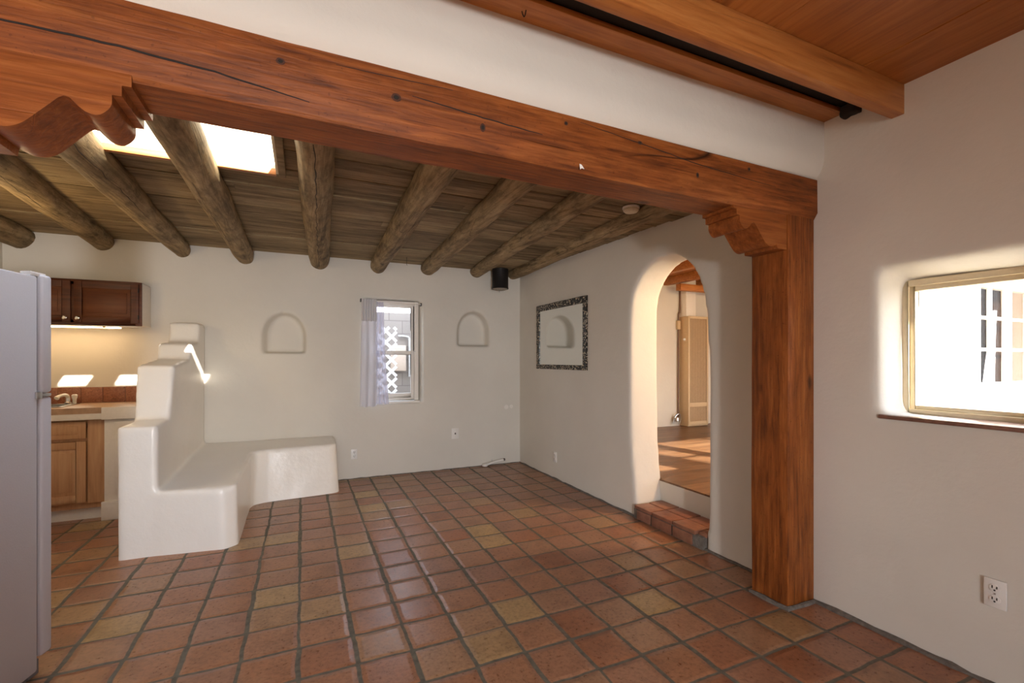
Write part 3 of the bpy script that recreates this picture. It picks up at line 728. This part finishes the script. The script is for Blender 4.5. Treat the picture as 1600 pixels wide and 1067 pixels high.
# ------------------------------------------------------------------ plaster bench with stepped back
sb = B()
prism(sb, [(3.880,-.1),(3.880,.885),(4.215,.900),(4.275,1.300),(4.79,1.345),(4.835,1.480),(5.17,1.505),(5.19,1.690),(YB-.003,1.685),(YB-.003,-.1)], 'X', -1.125, -.905)
for v in sb.verts:
    if v.co.x > -1 and v.co.z > 1.2: v.co.x += .02
vv = set(sb.verts)
prism(sb, [(-1.10,3.882),(-.93,3.878),(-.50,3.815),(-.425,3.88),(-.435,4.75),(-.41,4.85),(-.32,4.895),(.30,4.955),(.345,4.99),(.345,YB-.003),(-1.10,YB-.003)], 'Z', -.1, .45)
for v in sb.verts:
    if v.co.z > .3 and v not in vv:
        v.co.z = .435 + (v.co.y-3.85)*.045
        if v.co.x > .2: v.co.x -= .03
        if 4.7 < v.co.y < 5.1: v.co.y += .08
        if v.co.y < 3.95 and v.co.x > -.6: v.co.x -= .01
tag(adobe('plaster_bench', sb, [], M['bench'], .015, 15, .006, wscale=2.0, origin=(-.4,4.7,0)), 'white plaster corner bench with a stepped half-wall back', 'bench')

# ------------------------------------------------------------------ mirror
mi = thing('wall_mirror', 'square mirror with a black and cream tile border on the arch wall', 'mirror', (XR,4.42,1.235))
ga = (3.955,4.895,1.285,1.912); oa = (3.885,4.965,1.232,1.985)
obj('mirror_glass', bx(XR-.010,XR-.004,ga[0],ga[1],ga[2],ga[3]), M['mirror'], mi, smooth=0)
bo = B()
def trow(y0,y1,z0,z1,ny,nz):
    for i in range(ny):
        for j in range(nz):
            box(bo, XR-.018, XR-.001, y0+(y1-y0)*i/ny+.001, y0+(y1-y0)*(i+1)/ny-.001, z0+(z1-z0)*j/nz+.001, z0+(z1-z0)*(j+1)/nz-.001)
trow(oa[0],oa[1],oa[2],ga[2],18,1); trow(oa[0],oa[1],ga[3],oa[3],16,1); trow(oa[0],ga[0],ga[2],ga[3],1,11); trow(ga[1],oa[1],ga[2],ga[3],1,11)
obj('tile_border', bo, M['border'], mi, smooth=0)

# ------------------------------------------------------------------ outlets and small wall things
def outlet(loc, face, label, w=.066, h=.112, kind='outlet'):
    rot = {'-Y': 0, '-X': -math.pi/2}[face]
    t = thing('wall_outlet' if kind == 'outlet' else 'blank_plate', label, 'outlet' if kind == 'outlet' else 'wall plate', loc, rot, 'electrical plates low on the walls')
    obj('cover_plate', bx(-w/2,w/2,-.007,.001,0,h), M['plastic'], t, local=True, bev=.002)
    if kind == 'outlet':
        for zz in (h*.30, h*.70):
            s = lathe(B(), [(.017,0),(.017,-.003),(.015,-.0035)], (0,-.0065,zz), 'Y', 18)
            so = obj('socket', s, M['plastic'], t, local=True)
            d = B(); box(d,-.009,-.005,-.0108,-.009,zz-.001,zz+.010); box(d,.005,.009,-.0108,-.009,zz-.001,zz+.009); lathe(d, [(.0035,-.0105),(.0035,-.009)], (0,0,zz-.008), 'Y', 10)
            obj('slot', d, M['slot'], so, local=True, smooth=0)
        obj('screw', lathe(B(), [(.003,0),(.003,-.002)], (0,-.007,h*.5), 'Y', 10), M['steel'], t, local=True)
    else:
        obj('jack', bx(-.008,.008,-.0085,-.006,h*.42,h*.58), M['slot'], t, local=True, bev=.001)
    return t
outlet((.526,YB-.003,.222), '-Y', 'white wall outlet beside the right end of the plaster bench')
outlet((1.708,YB-.003,.368), '-Y', 'pale wall jack plate below and right of the small window', .090,.130, 'jack')
outlet((XR-.004,4.532,.190), '-X', 'white wall outlet on the arch wall below the mirror', .072,.115)
outlet((XR-.004,.907,.325), '-X', 'white wall outlet below the right-hand window', .068,.115)
ptc = B(); lathe(ptc, [(.030,0),(.030,-.004),(.024,-.005)], (2.395,YB-.002,.730), 'Y', 18); lathe(ptc, [(.024,0),(.024,-.004),(.018,-.005)], (2.465,YB-.002,.735), 'Y', 18)
pt = thing('wall_patch', 'pair of small pale round cover discs on the back wall near the corner', 'wall cover', (2.43,YB,.7))
obj('disc', ptc, M['white'], pt)
fs = thing('flue_stub', 'short black stovepipe stub hanging in the ceiling corner', 'stovepipe', (2.235,5.29,2.215))
obj('pipe', lathe(B(), [(.100,0),(.104,.0),(.104,.012),(.101,.016),(.101,.245),(.095,.245)], (2.235,5.29,2.218), 'Z', 32), M['flue'], fs, smooth=40)
obj('plug', lathe(B(), [(.02,-.018),(.06,-.014),(.092,-.002),(.096,.01),(.02,.012)], (2.235,5.29,2.218), 'Z', 24), M['ash'], fs)
obj('dangling_wire', tube(B(), [(2.215,5.27,2.205),(2.214,5.27,2.17)], .0016, 6), M['darkmetal'], fs)
sd = thing('smoke_detector', 'small white round smoke detector on the ceiling behind the header beam', 'smoke detector', (2.075,2.58,2.36))
obj('detector_base', lathe(B(), [(.058,.038),(.058,.026),(.05,.024)], (2.075,2.58,zc(2.58)-.040), 'Z', 28), M['plastic'], sd)
obj('detector_cover', lathe(B(), [(.054,.026),(.053,.012),(.042,.002),(.012,0)], (2.075,2.58,zc(2.58)-.040), 'Z', 28), plain('aged_white_plastic', (.66,.58,.42), .4), sd)
nl = tube(B(), [(1.03,5.05,zc(5.05)+.002),(1.032,5.05,2.41),(1.028,5.05,2.385),(1.035,5.05,2.365)], .0022, 6)
tag(obj('ceiling_wire', nl, M['darkmetal']), 'short dark wire hanging from the ceiling boards above the small window', 'wire')
gs = thing('gas_stub', 'white capped pipe stub on the floor by the back corner', 'pipe', (2.2,5.42,0))
obj('pipe', tube(B(), catmull([(2.05,5.43,.020),(2.12,5.43,.024),(2.22,5.43,.045),(2.34,5.435,.060)],5), .015, 10), M['plastic'], gs)
obj('elbow', lathe(B(), [(.02,0),(.034,.006),(.034,.03),(.02,.036)], (2.085,5.425,.0), 'Z', 14), M['plastic'], gs)
obj('cap', lathe(B(), [(.010,-.012),(.016,-.010),(.016,.008),(.008,.012)], (2.352,5.435,.062), 'X', 12), M['slot'], gs)
obj('valve_lever', tube(B(), [(2.18,5.43,.045),(2.18,5.43,.085)], .005, 8), M['steel'], gs)

# ------------------------------------------------------------------ refrigerator (local: origin at front right foot corner, +Y the door side)
fg = thing('refrigerator', 'white top-freezer refrigerator at the left edge, seen from its side', 'refrigerator', (-.99,2.655,0), R(-14))
obj('cabinet_body', bx(-.70,-.004,-.66,-.072,.035,1.690), M['fridge'], fg, local=True, bev=.010)
for nm, z0, z1 in (('fridge_door',.085,1.183),('freezer_door',1.198,1.702)):
    d = obj(nm, bx(-.702,0,-.062,0,z0,z1), M['fridge'], fg, local=True, bev=.014, segs=3)
    obj('door_gasket', bx(-.69,-.014,-.073,-.060,z0+.012,z1-.012), M['gasket'], d, local=True, smooth=0)
    hd = B(); box(hd,-.665,-.640,.0,.045, z1-.42 if z0 < 1 else z0+.04, z1-.04 if z0 < 1 else z0+.32); obj('door_handle', hd, M['fridge'], d, local=True, bev=.008)
hg = B(); box(hg,-.045,.003,-.085,-.012,1.184,1.197); box(hg,-.02,.004,-.088,-.060,1.176,1.205); obj('hinge', hg, M['steel'], fg, local=True, bev=.002)
hg = B(); box(hg,-.05,-.01,-.10,-.02,1.690,1.708); obj('top_hinge_cover', hg, M['plastic'], fg, local=True, bev=.004)
obj('kick_plate', bx(-.68,-.02,-.10,-.045,.012,.075), M['gasket'], fg, local=True, bev=.003)
for xx, yy in ((-.05,-.10),(-.65,-.10),(-.05,-.60),(-.65,-.60)): obj('foot', lathe(B(), [(.018,0),(.02,.006),(.014,.036)], (xx,yy,0), 'Z', 12), M['gasket'], fg, local=True)

# ------------------------------------------------------------------ kitchen
CY = 5.19
wc = thing('wall_cabinet', 'dark cherry wall cabinet above the kitchen worktop', 'cabinet', (-1.85,5.33,1.64))
obj('cabinet_box', bx(XL+.005,-1.328,CY+.012,YB-.002,1.650,2.032), M['white'], wc, bev=.003)
fr = B(); frame(fr, XL+.005,-1.326,1.643,2.036,.045,CY-.002,CY+.014); box(fr,-1.84,-1.77,CY-.002,CY+.014,1.66,2.02)
obj('face_frame', fr, M['cherry'], wc, bev=.002)
def paneldoor(parent, x0,x1,z0,z1,yf,mat,matp,w=.055,name='door'):
    d = B(); frame(d,x0,x1,z0,z1,w,yf,yf+.018)
    o = obj(name, d, mat, parent, bev=.003)
    p = B(); prism(p, [(x0+w-.004,z0+w-.004),(x1-w+.004,z0+w-.004),(x1-w+.004,z1-w+.004),(x0+w-.004,z1-w+.004)], 'Y', yf+.014, yf+.010,
                   [(x0+w-.004,z0+w-.004),(x1-w+.004,z0+w-.004),(x1-w+.004,z1-w+.004),(x0+w-.004,z1-w+.004)])
    g = .03; box(p, x0+w+g, x1-w-g, yf+.004, yf+.011, z0+w+g, z1-w-g)
    obj('raised_panel', p, matp, o, bev=.0035); return o
for x0, x1, kx in ((-2.345,-1.815,-1.845),(-1.795,-1.345,-1.762)):
    d = paneldoor(wc, x0,x1,1.665,2.018,CY-.020,M['cherry'],M['cherryp'])
    obj('knob', lathe(B(), [(.008,0),(.007,-.012),(.016,-.020),(.017,-.028),(.010,-.034)], (kx,CY-.020,1.700), 'Y', 16), M['chrome'], d)
    hx = x1-.002 if kx > -1.8 else x0+.002
    for zz in (1.72,1.96): obj('hinge', lathe(B(), [(.005,-.02),(.005,.02)], (hx,CY-.022,zz), 'Z', 10), M['darkmetal'], d)
ul = thing('under_cabinet_light', 'slim warm light fixture glowing under the wall cabinet', 'light', (-1.8,5.25,1.62))
obj('housing', bx(XL+.03,-1.36,5.20,5.30,1.632,1.648), M['white'], ul, bev=.002)
obj('lens', bx(-2.25,-1.50,5.215,5.285,1.622,1.632), M['lamp'], ul, bev=.002)
obj('switch', lathe(B(), [(.012,-.012),(.012,0)], (-1.60,5.21,1.634), 'Z', 12), M['cream'], ul)

bc = thing('base_cabinet', 'honey oak base cabinet with drawer and door below the sink', 'cabinet', (-1.95,5.2,0))
obj('carcass', bx(XL+.005,-1.540,4.985,YB-.003,.10,.775), M['oak'], bc, bev=.002)
fr = B(); box(fr,-1.635,-1.516,4.968,4.986,.145,.838); box(fr,XL+.005,-1.635,4.968,4.986,.665,.690); box(fr,XL+.005,-1.635,4.968,4.986,.145,.165); box(fr,XL+.005,-1.635,4.968,4.986,.815,.838)
obj('face_frame', fr, M['oak'], bc, bev=.002)
d = paneldoor(bc,-2.10,-1.640,.160,.662,4.948,M['oak'],M['oak'],.06)
dd = B(); box(dd,-2.10,-1.640,4.948,4.967,.686,.830); o = obj('drawer', dd, M['oak'], bc, bev=.004)
pp = B(); box(pp,-2.05,-1.69,4.944,4.950,.724,.792); obj('raised_panel', pp, M['oak'], o, bev=.003)
obj('toe_kick', bx(XL+.005,-1.545,5.025,5.04,.0,.112), M['white'], bc, smooth=0)
dw = thing('white_end_cabinet', 'white painted end cabinet between the oak cabinet and the plaster half-wall', 'cabinet', (-1.32,5.15,0))
obj('carcass', bx(-1.512,-1.135,4.925,YB-.003,.0,.838), M['white'], dw, bev=.004)
obj('plinth', bx(-1.527,-1.135,4.905,4.93,.0,.155), M['white'], dw, bev=.004)
obj('door_panel', bx(-1.44,-1.16,4.912,4.928,.215,.822), M['white'], dw, bev=.003)
ct = B(); SB = (-2.32,-1.84,5.06,5.38)
box(ct,XL+.005,SB[0],4.905,YB-.002,.895,.944); box(ct,SB[1],-1.52,4.905,YB-.002,.895,.944); box(ct,SB[0],SB[1],4.905,SB[2],.895,.944); box(ct,SB[0],SB[1],SB[3],YB-.002,.895,.944); box(ct,-1.52,-1.135,4.905,YB-.002,.895,.944)
cto = tag(obj('kitchen_worktop', ct, M['counter'], bev=.0, smooth=0), 'tan kitchen worktop with a white front edge', 'worktop')
eg = B(); box(eg,XL+.005,-1.521,4.908,4.921,.845,.897); box(eg,-1.520,-1.135,4.888,4.906,.842,.945); obj('front_edge', eg, M['white'], cto, bev=.003, label='white front edge')
sk = thing('kitchen_sink', 'steel drop-in sink set into the kitchen worktop', 'sink', (-2.08,5.22,.85))
rim = B(); frame_z = (SB[0]-.015,SB[1]+.015,SB[2]-.015,SB[3]+.015)
box(rim,frame_z[0],SB[0]+.02,frame_z[2],frame_z[3],.9445,.950); box(rim,SB[1]-.02,frame_z[1],frame_z[2],frame_z[3],.9445,.950)
box(rim,SB[0]+.02,SB[1]-.02,frame_z[2],SB[2]+.02,.9445,.950); box(rim,SB[0]+.02,SB[1]-.02,SB[3]-.05,frame_z[3],.9445,.950)
obj('rim', rim, M['steel'], sk, bev=.002)
bw = B(); box(bw,SB[0]+.012,SB[1]-.012,SB[2]+.012,SB[3]-.03,.79,.80)
for a in ((SB[0]+.012,SB[0]+.02,SB[2]+.012,SB[3]-.03),(SB[1]-.02,SB[1]-.012,SB[2]+.012,SB[3]-.03),(SB[0]+.02,SB[1]-.02,SB[2]+.012,SB[2]+.02),(SB[0]+.02,SB[1]-.02,SB[3]-.038,SB[3]-.03)): box(bw,*a,.80,.9445)
obj('bowl', bw, M['steel'], sk, smooth=0)
fc = thing('kitchen_faucet', 'white faucet with a curved spout at the back of the sink', 'faucet', (-1.90,5.36,.95))
obj('faucet_base', lathe(B(), [(.026,0),(.026,.012),(.018,.02),(.017,.05),(.012,.055)], (-1.895,5.355,.950), 'Z', 18), M['chrome'], fc)
obj('spout', tube(B(), catmull([(-1.895,5.355,.995),(-1.896,5.345,1.018),(-1.905,5.315,1.030),(-1.925,5.275,1.022),(-1.935,5.25,1.006)],5), [.014]*17+[.016,.018,.019,.018], 12), M['plastic'], fc)
obj('sprayer', lathe(B(), [(.010,0),(.013,.004),(.015,.04),(.020,.055),(.021,.075),(.012,.082)], (-1.852,5.36,.950), 'Z', 14), M['plastic'], fc)

bs = B(); xs = [XL+.005,-2.16,-2.003,-1.841,-1.684,-1.518,-1.36,-1.14]
for a, b_ in zip(xs, xs[1:]): box(bs,a+.0015,b_-.0015,YB-.014,YB-.003,.946,1.088)
tag(obj('backsplash', bs, M['splash'], bev=.001), 'row of rust-brown slate tiles behind the worktop', 'backsplash')

# ------------------------------------------------------------------ outside
struct(obj('ground', bx(-14,16,-16,14,-.2,-.06), M['ground'], origin=(0,0,0), smooth=0))
tag(obj('block_wall', bx(-3,7,7.2,7.4,-.06,2.06), M['block'], bev=.004), 'grey block yard wall outside the small window', 'wall')
lt = B(); lx0, lx1, lz0, lz1, ly = .62, 1.150, -.06, 1.775, 6.30
def strip(p, q, y, w=.038, t=.006):
    p, q = Vector((p[0],0,p[1])), Vector((q[0],0,q[1])); d = (q-p).normalized(); s = Vector((-d.z,0,d.x))*w/2
    pts = [p+s,q+s,q-s,p-s]; A = [lt.verts.new((v.x,y,v.z)) for v in pts]; D = [lt.verts.new((v.x,y+t,v.z)) for v in pts]
    lt.faces.new(A); lt.faces.new(D[::-1])
    for i in range(4): lt.faces.new((A[i],D[i],D[(i+1)%4],A[(i+1)%4]))
def clipd(c, sgn):
    pts = []
    x0, x1 = lx0, lx1
    za, zb = c+sgn*x0, c+sgn*x1
    f = lambda z: (z-c)/sgn
    lo, hi = sorted((f(lz0), f(lz1))); x0, x1 = max(x0,lo), min(x1,hi)
    if x1-x0 < .03: return None
    return (x0,c+sgn*x0),(x1,c+sgn*x1)
k = -3.0
while k < 4:
    for sgn, y in ((1,ly),(-1,ly+.006)):
        r_ = clipd(k, sgn)
        if r_: strip(r_[0], r_[1], y)
    k += .155
tag(obj('lattice_panel', lt, M['lattice'], smooth=0), 'white diagonal lattice panel outside the small window', 'lattice')
ub = thing('utility_box', 'beige utility box with conduit on the yard wall', 'utility box', (1.35,7.15,1.1))
obj('box_body', bx(1.22,1.44,7.10,7.2,1.17,1.56), M['utility'], ub, bev=.008)
obj('conduit', tube(B(), [(1.50,7.16,1.08),(1.50,7.16,1.62)], .018, 10), M['steel'], ub)
obj('elbow_pipe', tube(B(), catmull([(1.50,7.16,1.62),(1.49,7.16,1.68),(1.42,7.16,1.70),(1.33,7.16,1.70)],5), .018, 10), M['steel'], ub)

# ------------------------------------------------------------------ light
def light(name, kind, loc, energy, col=(1,1,1), **kw):
    d = bpy.data.lights.new(name, kind); d.energy = energy; d.color = col
    for k, v in kw.items(): setattr(d, k, v)
    o = link(bpy.data.objects.new(name, d)); o.location = loc; return o
sdir = Vector((-.262,1,-.464)).normalized()
sun = light('sun', 'SUN', (0,-8,6), 17.0, (1,.92,.78), angle=R(.55)); sun.rotation_euler = sdir.to_track_quat('-Z','Y').to_euler()
fl_ = light('photographer_lamp', 'SPOT', (-.15,-2.95,1.05), 360, (.98,.98,1.0), shadow_soft_size=.16, spot_size=R(82), spot_blend=1.0)
fl_.rotation_euler = (Vector((.1,4.6,.35))-fl_.location).to_track_quat('-Z','Y').to_euler()
light('fill_beyond', 'POINT', (3.95,2.0,2.25), 75, (1,.74,.43), shadow_soft_size=.12)  # added warm fill for the arch reveal, no fixture here
light('kitchen_lamp', 'POINT', (-1.75,3.75,1.85), 8, (1,.72,.38), shadow_soft_size=.09)
def portal(name, loc, d, sx, sy):
    o = light(name, 'AREA', loc, 1, shape='RECTANGLE', size=sx, size_y=sy); o.data.cycles.is_portal = True
    o.rotation_euler = Vector(d).to_track_quat('-Z','Y').to_euler()
portal('portal_skylight', ((SKX0+SKXT)/2,(SKY0+SKY1)/2,2.755), (0,0,-1), SKXT-SKX0, SKY1-SKY0)
portal('portal_back_window', (.97,YB+.34,1.4), (0,-1,0), .66, 1.15)
portal('portal_right_window', (XR+.32,1.05,1.4), (-1,0,0), .54, .72)
portal('portal_rear_added', (-.5,YREAR-.26,1.4), (0,1,0), 2.8, 1.1)
portal('portal_beyond_window', ((SX0+SX1)/2,1.34,(SZ0+SZ1)/2), (0,1,0), SX1-SX0, SZ1-SZ0)
portal('portal_added_door', ((DX0+DX1)/2,1.34,(DZ0+DZ1)/2), (0,1,0), DX1-DX0, DZ1-DZ0)
W = bpy.data.worlds.new('sky'); SC.world = W; W.use_nodes = True
nt = W.node_tree; bg = nt.nodes['Background']
tcn = N(nt, 'ShaderNodeTexCoord'); sp_ = N(nt, 'ShaderNodeSeparateXYZ'); sock(nt, tcn.outputs['Generated'], sp_.inputs[0])
sock(nt, ramp(nt, sp_.outputs[2], [(.0, (.95,.95,.95)), (.25, (.82,.89,1.0)), (1, (.66,.78,1.0))]), bg.inputs['Color'])
bg.inputs['Strength'].default_value = 4.6

# ------------------------------------------------------------------ camera
cam = bpy.data.cameras.new('camera'); co = link(bpy.data.objects.new('camera', cam))
co.location = (0,0,1.34); co.rotation_euler = (R(90),0,-math.atan2(327,722))
cam.sensor_width = 36; cam.lens = 722/1600*36; cam.shift_y = (562-533.5)/1600; cam.clip_start = .02
SC.camera = co
SC.view_settings.view_transform = 'Standard'; SC.view_settings.look = 'None'
SC.view_settings.exposure = .85; SC.view_settings.gamma = 1
SC.cycles.max_bounces = 10; SC.cycles.diffuse_bounces = 7
